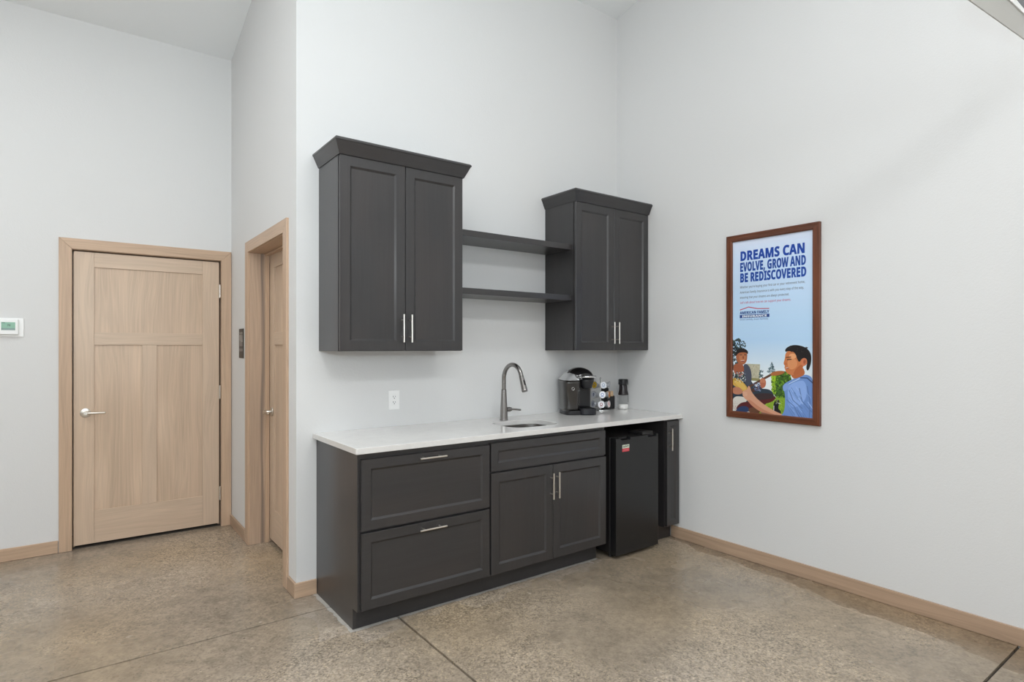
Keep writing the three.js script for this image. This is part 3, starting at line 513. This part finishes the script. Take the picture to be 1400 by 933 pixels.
/* ------------------------------------------------------------------ on the walls */
{
  const o = thing('wall_outlet', 'white wall outlet above the left end of the worktop', 'outlet', [-1.982, 1.077, 0.0005]);
  part('plate', box(-0.0365, 0.0365, -0.0595, 0.0595, 0, 0.006, 0.003), M.white, o); const r = part('receptacle', box(-0.0165, 0.0165, -0.0335, 0.0335, 0.006, 0.0085, 0.001), M.white, o);
  const dk = std({ color: lin(0.05, 0.05, 0.05), roughness: 0.8 }), sl = []; for (const s of [-1, 1]) { const y = s * 0.017; sl.push(box(-0.0085, -0.0055, y, y + 0.009, 0.0084, 0.0089, 0), box(0.0055, 0.008, y + 0.001, y + 0.008, 0.0084, 0.0089, 0)); const g = cyl(0.003, 0.003, 0.0005, 14, 'z'); g.translate(0, y - 0.006, 0.00865); sl.push(metreUV(clean(g))); } part('slots', merge(sl), dk, r, 'dark plug slots'); cast(o);
}
{
  const t = thing('thermostat', 'white wall thermostat with a green screen left of the far door', 'thermostat', [-3.918, 1.533, ZF + 0.0005]);
  part('back_plate', box(-0.085, 0.0785, -0.062, 0.062, 0, 0.007, 0.004), M.white, t); const b = part('housing', box(-0.072, 0.052, -0.047, 0.053, 0.007, 0.027, 0.005), M.white, t);
  const cv = document.createElement('canvas'); cv.width = 192; cv.height = 128; const c = cv.getContext('2d'); c.fillStyle = '#86b49c'; c.fillRect(0, 0, 192, 128); c.fillStyle = '#7f9892'; c.fillRect(0, 96, 192, 32); c.fillStyle = '#39554a'; c.font = 'bold 44px sans-serif'; c.fillText('70', 80, 66); c.font = '16px sans-serif'; c.fillRect(8, 8, 44, 8);
  const tx = new THREE.CanvasTexture(cv); tx.colorSpace = THREE.SRGBColorSpace; const g = new THREE.BoxGeometry(0.07, 0.052, 0.002); g.translate(0.0005, 0.008, 0.0275); part('screen', g, std({ map: tx, roughness: 0.25 }), b, 'green grey display'); cast(t);
}
{
  const s = thing('restroom_sign', 'small black restroom sign with two pale figures beside the recessed door', 'sign', [XW - 0.0005, 1.432, -1.345], -Math.PI / 2);
  const cv = document.createElement('canvas'); cv.width = 256; cv.height = 400; const c = cv.getContext('2d'); c.fillStyle = '#24211f'; c.fillRect(0, 0, 256, 400);
  c.fillStyle = '#b9b6b3'; for (const [x, skirt] of [[72, 0], [184, 1]]) { c.beginPath(); c.arc(x, 58, 17, 0, 7); c.fill(); c.beginPath(); if (skirt) { c.moveTo(x - 16, 82); c.lineTo(x + 16, 82); c.lineTo(x + 40, 180); c.lineTo(x - 40, 180); } else { c.moveTo(x - 30, 82); c.lineTo(x + 30, 82); c.lineTo(x + 26, 165); c.lineTo(x - 26, 165); } c.fill(); c.fillRect(x - 20, 160, 16, 78); c.fillRect(x + 4, 160, 16, 78); }
  c.fillRect(124, 40, 6, 200); c.fillStyle = '#8f8c89'; c.fillRect(22, 274, 212, 34); c.fillStyle = '#24211f'; for (let i = 0; i < 8; i++) c.fillRect(36 + i * 25, 281, 12, 20);
  const tx = new THREE.CanvasTexture(cv); tx.colorSpace = THREE.SRGBColorSpace;
  part('plaque', box(-0.07, 0.07, -0.109, 0.109, 0, 0.005, 0.002), M.black, s); const g = new THREE.PlaneGeometry(0.136, 0.214); g.translate(0, 0, 0.0054); part('print', g, std({ map: tx, roughness: 0.4 }), s); cast(s);
}
/* poster */
const POSTER = (() => {
  const W = 900, H = 1925, cv = document.createElement('canvas'); cv.width = W; cv.height = H; const c = cv.getContext('2d');
  const sky = c.createLinearGradient(0, 0, 0, H); sky.addColorStop(0, '#e0e9fc'); sky.addColorStop(0.1, '#d2e4fc'); sky.addColorStop(0.45, '#c0defa'); sky.addColorStop(0.58, '#badaf8'); sky.addColorStop(0.68, '#d0e4f6'); sky.addColorStop(0.8, '#eef4f6'); sky.addColorStop(1, '#dfe6e2');
  c.fillStyle = sky; c.fillRect(0, 0, W, H);
  const text = (s, x0, x1, base, cap, font, col) => { c.save(); c.fillStyle = col; c.font = font; const w = c.measureText(s).width, size = parseFloat(font.match(/(\d+)px/)[1]); c.translate(x0, base); c.scale((x1 - x0) / w, cap / (0.714 * size)); c.fillText(s, 0, 0); if (size > 90) { c.strokeStyle = col; c.lineWidth = 5; c.lineJoin = 'miter'; c.strokeText(s, 0, 0); } c.restore(); };
  const B = 'bold 100px sans-serif', blue = '#0a41a4';
  text('DREAMS CAN', 92, 815, 0.118 * H, 0.052 * H, B, blue); text('EVOLVE, GROW AND', 90, 822, 0.181 * H, 0.050 * H, B, '#0d46a0'); text('BE REDISCOVERED', 90, 826, 0.243 * H, 0.050 * H, B, '#0c45a2');
  const R = '60px sans-serif', gr = '#3d4552';
  text("Whether you're buying your first car or your retirement home,", 92, 812, 0.279 * H, 0.0125 * H, R, gr); text('American Family Insurance is with you every step of the way,', 92, 800, 0.309 * H, 0.0125 * H, R, gr); text('ensuring that your dreams are always protected.', 92, 648, 0.339 * H, 0.0125 * H, R, gr); text("Let's talk about how we can support your dreams.", 96, 668, 0.369 * H, 0.0125 * H, R, '#b82a55');
  c.strokeStyle = '#c02a44'; c.lineWidth = 9; c.beginPath(); c.moveTo(92, 0.405 * H); c.lineTo(195, 0.390 * H); c.lineTo(300, 0.402 * H); c.lineTo(432, 0.405 * H); c.stroke();
  text('AMERICAN FAMILY', 92, 430, 0.4295 * H, 0.0155 * H, B, '#1c3f86'); c.fillStyle = '#1c3f86'; c.fillRect(90, 0.434 * H, 344, 0.0185 * H); text('INSURANCE', 118, 408, 0.449 * H, 0.011 * H, B, '#e6eef8'); text('Insure carefully, dream fearlessly.', 92, 424, 0.4655 * H, 0.009 * H, R, '#2c4c86');
  // the photograph at the foot; coordinates of its outlines run over 680 x 620, from the left edge down
  const K = W / 680, Y0 = H - 648 * 1.265, P = (x, y) => [(x - 70) * K, Y0 + (y - 130) * 1.265 - (x - 70) * 0.0];
  const fill = (col, pts, smooth = true) => { c.fillStyle = col; c.beginPath(); const q = pts.map((p) => P(...p)); if (!smooth) { q.forEach((p, i) => (i ? c.lineTo(...p) : c.moveTo(...p))); } else { const m = (a, b) => [(a[0] + b[0]) / 2, (a[1] + b[1]) / 2]; let s = m(q[q.length - 1], q[0]); c.moveTo(...s); q.forEach((p, i) => { const e = m(p, q[(i + 1) % q.length]); c.quadraticCurveTo(...p, ...e); }); } c.closePath(); c.fill(); };
  const dots = (n, x0, x1, y0, y1, r0, r1, cols) => { for (let i = 0; i < n; i++) { c.fillStyle = cols[Math.floor(rnd() * cols.length)]; const [x, y] = P(x0 + rnd() * (x1 - x0), y0 + rnd() * (y1 - y0)); c.beginPath(); c.ellipse(x, y, r0 + rnd() * (r1 - r0), (r0 + rnd() * (r1 - r0)) * 0.7, rnd() * 3, 0, 7); c.fill(); } };
  const stroke = (col, w, pts) => { c.strokeStyle = col; c.lineWidth = w; c.lineCap = 'round'; c.lineJoin = 'round'; c.beginPath(); pts.forEach((p, i) => (i ? c.lineTo(...P(...p)) : c.moveTo(...P(...p)))); c.stroke(); };
  // trees, building, hedge, lawn
  dots(190, 70, 150, 130, 420, 5, 17, ['#23333a', '#2e3f3f', '#1d2b30', '#41534c']); dots(50, 130, 190, 150, 215, 3, 10, ['#33474c', '#2a3a42']);
  fill('#b9b49c', [[200, 348], [318, 350], [316, 492], [200, 492]], false); dots(120, 205, 312, 355, 485, 3, 7, ['#cdc8b0', '#a39e86', '#c2bda2']); fill('#8f8a5a', [[240, 470], [316, 474], [316, 496], [240, 494]], false);
  stroke('#4a5f66', 5, [[418, 328], [420, 430]]);
  for (let i = 0; i < 70; i++) { const t = rnd(), y = 338 + t * 85, w = 6 + t * 44, sgn = rnd() < 0.5 ? -1 : 1; stroke(['#3d5a64', '#54727c', '#2f4a54', '#6a8790'][i % 4], 3 + rnd() * 4, [[418 + sgn * w * rnd() * 0.5, y - 4], [418 + sgn * w * (0.4 + 0.6 * rnd()), y + 4 * rnd()]]); }
  dots(40, 310, 345, 400, 470, 4, 10, ['#35525a', '#47626a']);
  fill('#3d6320', [[415, 450], [440, 420], [520, 395], [580, 430], [590, 640], [430, 640]]); dots(260, 418, 580, 420, 640, 5, 15, ['#57831f', '#3c6a18', '#2c4d18', '#7aa52a', '#213c16']); dots(80, 415, 450, 440, 600, 5, 12, ['#a8cb2e', '#8cb42a']);
  fill('#86a82f', [[300, 640], [600, 620], [600, 780], [280, 780]], false); dots(90, 320, 560, 650, 770, 5, 12, ['#9bbf38', '#6f942a']);
  // far man: torso, strap, shirt, head
  fill('#2c3a48', [[180, 380], [250, 520], [300, 560], [420, 560], [440, 640], [250, 770], [70, 770], [70, 450]]);
  fill('#4a4e5e', [[165, 350], [215, 350], [250, 430], [235, 560], [175, 520]]); fill('#a45b3d', [[80, 350], [175, 340], [178, 460], [120, 470], [78, 420]]);
  dots(90, 72, 190, 420, 510, 4, 11, ['#dfe6e6', '#32405c', '#7f93a8', '#eef0ee', '#45604a', '#22304a']);
  fill('#a8623f', [[102, 265], [112, 228], [200, 228], [208, 275], [200, 335], [165, 362], [128, 352], [108, 315]]); fill('#bd7a52', [[128, 262], [190, 258], [196, 300], [170, 345], [136, 330]]);
  fill('#201816', [[98, 290], [100, 240], [128, 214], [180, 212], [214, 236], [212, 268], [196, 246], [136, 248], [112, 268]]);
  stroke('#2b1b16', 7, [[140, 272], [160, 270]]); stroke('#2b1b16', 7, [[178, 270], [196, 272]]); fill('#8f4c33', [[164, 278], [176, 280], [178, 306], [162, 306]]); fill('#8e3f38', [[142, 320], [186, 318], [176, 334], [152, 334]]); stroke('#efe2d8', 5, [[148, 321], [180, 320]]);
  // far guitar: neck, forearm, hand; near guitar
  stroke('#5c3a2a', 24, [[230, 545], [410, 438]]); fill('#b06a3a', [[400, 430], [440, 405], [525, 398], [520, 425], [430, 450]]); stroke('#4d2d22', 40, [[255, 580], [345, 535]]); dots(60, 260, 330, 510, 580, 4, 9, ['#5b6c94', '#8b99bb', '#36425e']);
  fill('#b5694c', [[318, 480], [345, 462], [372, 490], [365, 545], [330, 560], [318, 525]]); for (let i = 0; i < 4; i++) stroke('#d08a68', 9, [[326 + i * 11, 478], [322 + i * 11, 505]]);
  fill('#d3a64d', [[70, 475], [130, 480], [200, 540], [222, 590], [180, 605], [110, 560], [70, 540]]); fill('#e0b95f', [[80, 490], [140, 500], [205, 560], [180, 590], [110, 545]]); dots(40, 75, 190, 450, 515, 4, 10, ['#1e2a2a', '#e4eaea', '#35503c']);
  fill('#d8d4cc', [[70, 640], [190, 640], [215, 670], [140, 720], [120, 770], [70, 770]]); dots(24, 74, 120, 690, 760, 3, 7, ['#b9948e', '#c9c0b8']);
  fill('#5a1f22', [[105, 740], [150, 690], [240, 680], [330, 640], [460, 610], [440, 660], [330, 700], [250, 770], [110, 770]]); fill('#2d3f66', [[100, 770], [140, 725], [215, 720], [230, 775], [100, 780]]); fill('#6b4632', [[215, 735], [300, 720], [330, 775], [220, 780]]);
  fill('#3a2a2c', [[240, 610], [420, 590], [450, 630], [330, 660], [240, 660]]);
  fill('#16161a', [[432, 665], [470, 640], [486, 660], [466, 720], [496, 735], [490, 785], [425, 785]]); stroke('#e8ecec', 8, [[436, 700], [434, 752]]); dots(16, 440, 490, 640, 680, 3, 7, ['#d6dfe6', '#9ab03a']);
  // hands and the near forearm
  fill('#c07f62', [[70, 560], [140, 556], [172, 600], [140, 625], [70, 622]]); fill('#d79f82', [[160, 590], [210, 575], [212, 540], [232, 548], [240, 590], [300, 660], [420, 735], [520, 770], [560, 790], [480, 798], [320, 760], [215, 680], [165, 640]]); fill('#c58668', [[215, 650], [330, 735], [480, 785], [480, 800], [320, 765], [215, 690]]); for (let i = 0; i < 3; i++) stroke('#e3b498', 7, [[166, 600 + i * 14], [204, 606 + i * 12]]);
  fill('#8d6a5c', [[310, 758], [420, 775], [520, 790], [470, 802], [330, 775]]);
  // near man: shirt, neck, face in profile, ear, hair
  fill('#7295d2', [[505, 520], [560, 480], [640, 440], [700, 420], [752, 460], [752, 860], [600, 830], [470, 800], [520, 750], [530, 640], [520, 560]]);
  fill('#8fb0ea', [[540, 530], [620, 480], [690, 470], [700, 620], [620, 700], [560, 690]]); for (const s of [[[540, 640], [600, 690], [640, 780]], [[700, 520], [720, 640], [715, 800]], [[560, 560], [590, 640], [660, 700]], [[640, 540], [660, 640], [730, 720]], [[520, 770], [620, 790], [730, 800]]]) stroke('#5f7db8', 10, s); for (let i = 0; i < 26; i++) { const x = 545 + rnd() * 190, y = 520 + rnd() * 240, l = 30 + rnd() * 60; stroke(['#a9c4f2', '#6486c4', '#9bb9ee', '#587ab8'][i % 4], 3 + rnd() * 5, [[x, y], [x + l * 0.3, y + l * 0.5], [x + l * 0.7, y + l]]); } stroke('#c3d6f6', 8, [[520, 545], [560, 505], [640, 460]]); fill('#86a6e0', [[505, 520], [545, 500], [572, 520], [540, 560], [512, 575]]); stroke('#39507f', 12, [[650, 452], [700, 452], [752, 500]]);
  fill('#b9683c', [[560, 400], [660, 350], [690, 420], [640, 450], [590, 468]]);
  fill('#cd7c4b', [[530, 250], [560, 228], [640, 232], [680, 290], [672, 370], [620, 430], [560, 432], [532, 408], [528, 385], [520, 372], [528, 358], [512, 342], [526, 300]]); fill('#dd9462', [[545, 300], [610, 290], [630, 350], [590, 390], [550, 380]]);
  fill('#d07c55', [[655, 300], [682, 285], [704, 300], [700, 340], [668, 362], [652, 345]]); fill('#a95a3c', [[668, 308], [688, 302], [690, 330], [672, 345]]);
  fill('#1c1718', [[526, 245], [530, 212], [580, 184], [640, 186], [700, 210], [732, 262], [728, 340], [704, 402], [690, 370], [702, 320], [690, 290], [660, 292], [640, 330], [622, 300], [606, 245], [560, 232]]); dots(30, 560, 700, 195, 240, 4, 10, ['#332a2a', '#161213']);
  fill('#b8663a', [[600, 395], [650, 340], [672, 360], [640, 420], [590, 436]]); fill('#e8a676', [[556, 262], [600, 252], [622, 280], [600, 300], [560, 296]]); fill('#bf6c3f', [[520, 340], [534, 326], [545, 346], [534, 356]]); stroke('#2a1714', 8, [[536, 288], [572, 284]]); stroke('#1f1210', 9, [[545, 306], [575, 303]]); fill('#a4523c', [[528, 374], [560, 366], [552, 384], [532, 384]]); stroke('#f3e6da', 5, [[532, 376], [552, 371]]);
  const t = new THREE.CanvasTexture(cv); t.colorSpace = THREE.SRGBColorSpace; t.anisotropy = 8; return t;
})();
{
  const y0 = 0.934, y1 = 2.150, z0 = 1.022, z1 = 1.644, fw = 0.0425, D = 0.024;
  const p = thing('poster', 'framed blue advertising poster of two men with guitars on the right wall', 'poster', [-0.0008, y0, (z0 + z1) / 2], -Math.PI / 2);   // local +z -> world -x, local +x -> world +z
  const w = (z1 - z0) / 2, h = y1 - y0;
  const prof = [[0, 0], [0, D - 0.002], [0.002, D], [0.012, D], [0.0135, D - 0.0015], [0.015, D], [0.036, D], [0.038, D - 0.003], [fw, D - 0.005], [fw, 0]];       // inwards, out from the wall
  const cor = [[-w, 0], [w, 0], [w, h], [-w, h]], inw = [[1, 1], [-1, 1], [-1, -1], [1, -1]];
  for (let s = 0; s < 4; s++) {
    const q = new Quads(), e = (s + 1) % 4; const at = (k, [i, d]) => [cor[k][0] + inw[k][0] * i, cor[k][1] + inw[k][1] * i, d];
    for (let k = 0; k < prof.length - 1; k++) q.q(at(s, prof[k]), at(e, prof[k]), at(e, prof[k + 1]), at(s, prof[k + 1]));
    part('frame_side', q.geo(s % 2 ? 'y' : 'x'), M.frame, p);
  }
  const g = new THREE.BoxGeometry(2 * (w - fw + 0.004), h - 2 * fw + 0.008, 0.003); g.translate(0, h / 2, 0.0085); const uv = g.attributes.uv;
  part('print', g, [M.black, M.black, M.black, M.black, std({ map: POSTER, roughness: 0.32 }), M.black], p, 'blue printed poster sheet');
  cast(p);
}
/* rail crossing the upper right corner */
{
  const r = thing('overhead_rail', 'beige overhead door rail with a dark perforated strip in the top right corner', 'rail', [0, 2.672, 2.7]);
  const X0 = -1.32, X1 = -0.34, lo = (x) => 0.108 * x, hi = (x) => 0.0709 + 0.07 * x, band = (f, g, t, m, name, z, label) => { const s = new THREE.Shape([[X0, f(X0)], [X1, f(X1)], [X1, g(X1)], [X0, g(X0)]].map((p) => new THREE.Vector2(...p))); const e = new THREE.ExtrudeGeometry(s, { depth: t, bevelEnabled: false }); e.translate(0, 0, z); return part(name, metreUV(clean(e), 'x'), m, r, label); };
  const beige = std({ color: lin(0.46, 0.45, 0.42), roughness: 0.5 }), galv = std({ color: lin(0.16, 0.16, 0.17), metalness: 0.7, roughness: 0.45 });
  band(lo, hi, 0.004, beige, 'channel', 0); band((x) => hi(x) + 0.0002, () => 0.0445, 0.012, M.white, 'lip', -0.003, 'white lip'); band(() => 0.0447, () => 0.11, 0.004, galv, 'perforated_strip', 0, 'dark metal strip');
  for (let k = 0; k < 7; k++) { const b = cyl(0.007, 0.005, 0.005, 6, 'z'); b.translate(-0.43 - k * 0.135, 0.077, 0.0065); part('bolt', metreUV(clean(b)), M.chrome, r); }
  for (const x of [-0.40, -1.27]) part('hanger', box(x - 0.015, x + 0.015, 0.09, ceilY(2.7) - 2.672 + 0.02, 0.0045, 0.0075, 0.001), galv, r); cast(r);
}

/* ------------------------------------------------------------------ lamps (outside the frame) */
PANEL.spots.forEach(([x, z], i) => {
  const s = z < ZRIDGE ? 1 : -1, a = Math.atan(SLOPE) * s, y = ceilY(z);
  const g = thing('ceiling_light', ['flat white ceiling panel light above the cabinets side', 'flat white ceiling panel light above the camera', 'flat white ceiling panel light at the left end of the hall', 'flat white ceiling panel light behind the camera near the right wall', 'flat white ceiling panel light behind the camera in the middle', 'flat white ceiling panel light behind the camera at the left'][i], 'light', [x, y - 0.002, z]);
  g.rotation.x = -a;
  const fr = merge(box(-0.62, 0.62, -0.05, 0, -0.32, -0.30, 0.002), box(-0.62, 0.62, -0.05, 0, 0.30, 0.32, 0.002), box(-0.62, -0.60, -0.05, 0, -0.30, 0.30, 0.002), box(0.60, 0.62, -0.05, 0, -0.30, 0.30, 0.002));
  part('frame', fr, M.white, g); const df = new THREE.BoxGeometry(1.2, 0.01, 0.6); df.translate(0, -0.04, 0);
  part('diffuser', df, std({ color: lin(0.8, 0.8, 0.8), emissive: PANEL.color, emissiveIntensity: 1.5, roughness: 0.6 }), g);
  cast(g);
  const l = new THREE.RectAreaLight(PANEL.color, PANEL.nits, 1.2, 0.6); l.position.set(0, -0.052, 0); l.rotation.x = -Math.PI / 2; g.add(l);
});
{
  // the photographer's flash stands just above and behind the lens; its sharp shadows lie on the wall under both wall cabinets
  const g = thing('camera_flash', 'photographic flash head on a slim black stand behind the camera', 'flash', [FLASH.at[0], 0, FLASH.at[2] + 0.06]);
  const q = new THREE.Quaternion().setFromUnitVectors(new THREE.Vector3(0, 0, -1), new THREE.Vector3(...FLASH.aim).normalize());
  const put = (geo) => { geo.applyQuaternion(q); geo.translate(0, FLASH.at[1], -0.06); return geo; };                    // the head tilts up towards the ceiling
  const head = new RoundedBoxGeometry(0.078, 0.055, 0.10, 2, 0.008); head.translate(0, 0, 0.06); part('head', put(head), M.black, g);
  const lens = new THREE.BoxGeometry(0.068, 0.042, 0.006); lens.translate(0, 0, 0.006);
  part('flash_window', put(lens), std({ color: lin(0.8, 0.8, 0.8), emissive: FLASH.color, emissiveIntensity: 3 }), g);
  const qa = new THREE.Quaternion().setFromUnitVectors(new THREE.Vector3(0, 0, -1), new THREE.Vector3(...FLASH.ahead).normalize());
  const putA = (geo) => { geo.applyQuaternion(qa); geo.translate(0, FLASH.at[1] - 0.07, -0.06); return geo; };
  const head2 = new RoundedBoxGeometry(0.06, 0.035, 0.05, 2, 0.006); head2.translate(0, 0, 0.03); part('fill_head', putA(head2), M.black, g);
  const lens2 = new THREE.BoxGeometry(0.05, 0.026, 0.005); lens2.translate(0, 0, 0.0035); part('fill_window', putA(lens2), std({ color: lin(0.8, 0.8, 0.8), emissive: FLASH.color, emissiveIntensity: 2 }), g);
  const pole = cyl(0.009, 0.009, 1.50, 14); pole.translate(0.015, 0.79, 0.03); const legs = []; for (let k = 0; k < 3; k++) { const a = k * 2.094 + 0.3; legs.push(tube([[0.015, 0.42, 0.05], [0.015 + 0.3 * Math.sin(a), 0.01, 0.05 + 0.3 * Math.cos(a)]], 0.008, 4, 10)); }
  part('stand', merge(pole, legs), M.black, g); cast(g);
  const l = new THREE.SpotLight(FLASH.color, FLASH.power, 0, 1.31, 0.9, 2); l.castShadow = true; l.shadow.radius = 1.5; l.shadow.mapSize.set(2048, 2048); l.shadow.bias = -0.0005;
  const dir = new THREE.Vector3(...FLASH.aim).normalize(); l.position.copy(dir).multiplyScalar(0.035).add(new THREE.Vector3(0, FLASH.at[1], -0.06));
  const t = new THREE.Object3D(); t.name = 'flash_aim'; t.position.copy(dir).multiplyScalar(3).add(new THREE.Vector3(0, FLASH.at[1], -0.06)); g.add(l); g.add(t); l.target = t;
  const m = new THREE.SpotLight(FLASH.color, FLASH.direct, 0, 1.15, 0.5, 2); m.castShadow = true; m.shadow.radius = 1.5; m.shadow.mapSize.set(2048, 2048); m.shadow.bias = -0.0005;
  const da = new THREE.Vector3(...FLASH.ahead).normalize(), at = new THREE.Vector3(0, FLASH.at[1] - 0.07, -0.06); m.position.copy(da).multiplyScalar(0.03).add(at);
  const t2 = new THREE.Object3D(); t2.name = 'fill_aim'; t2.position.copy(da).multiplyScalar(3).add(at); g.add(m); g.add(t2); m.target = t2;
}
renderer.render(scene, camera);
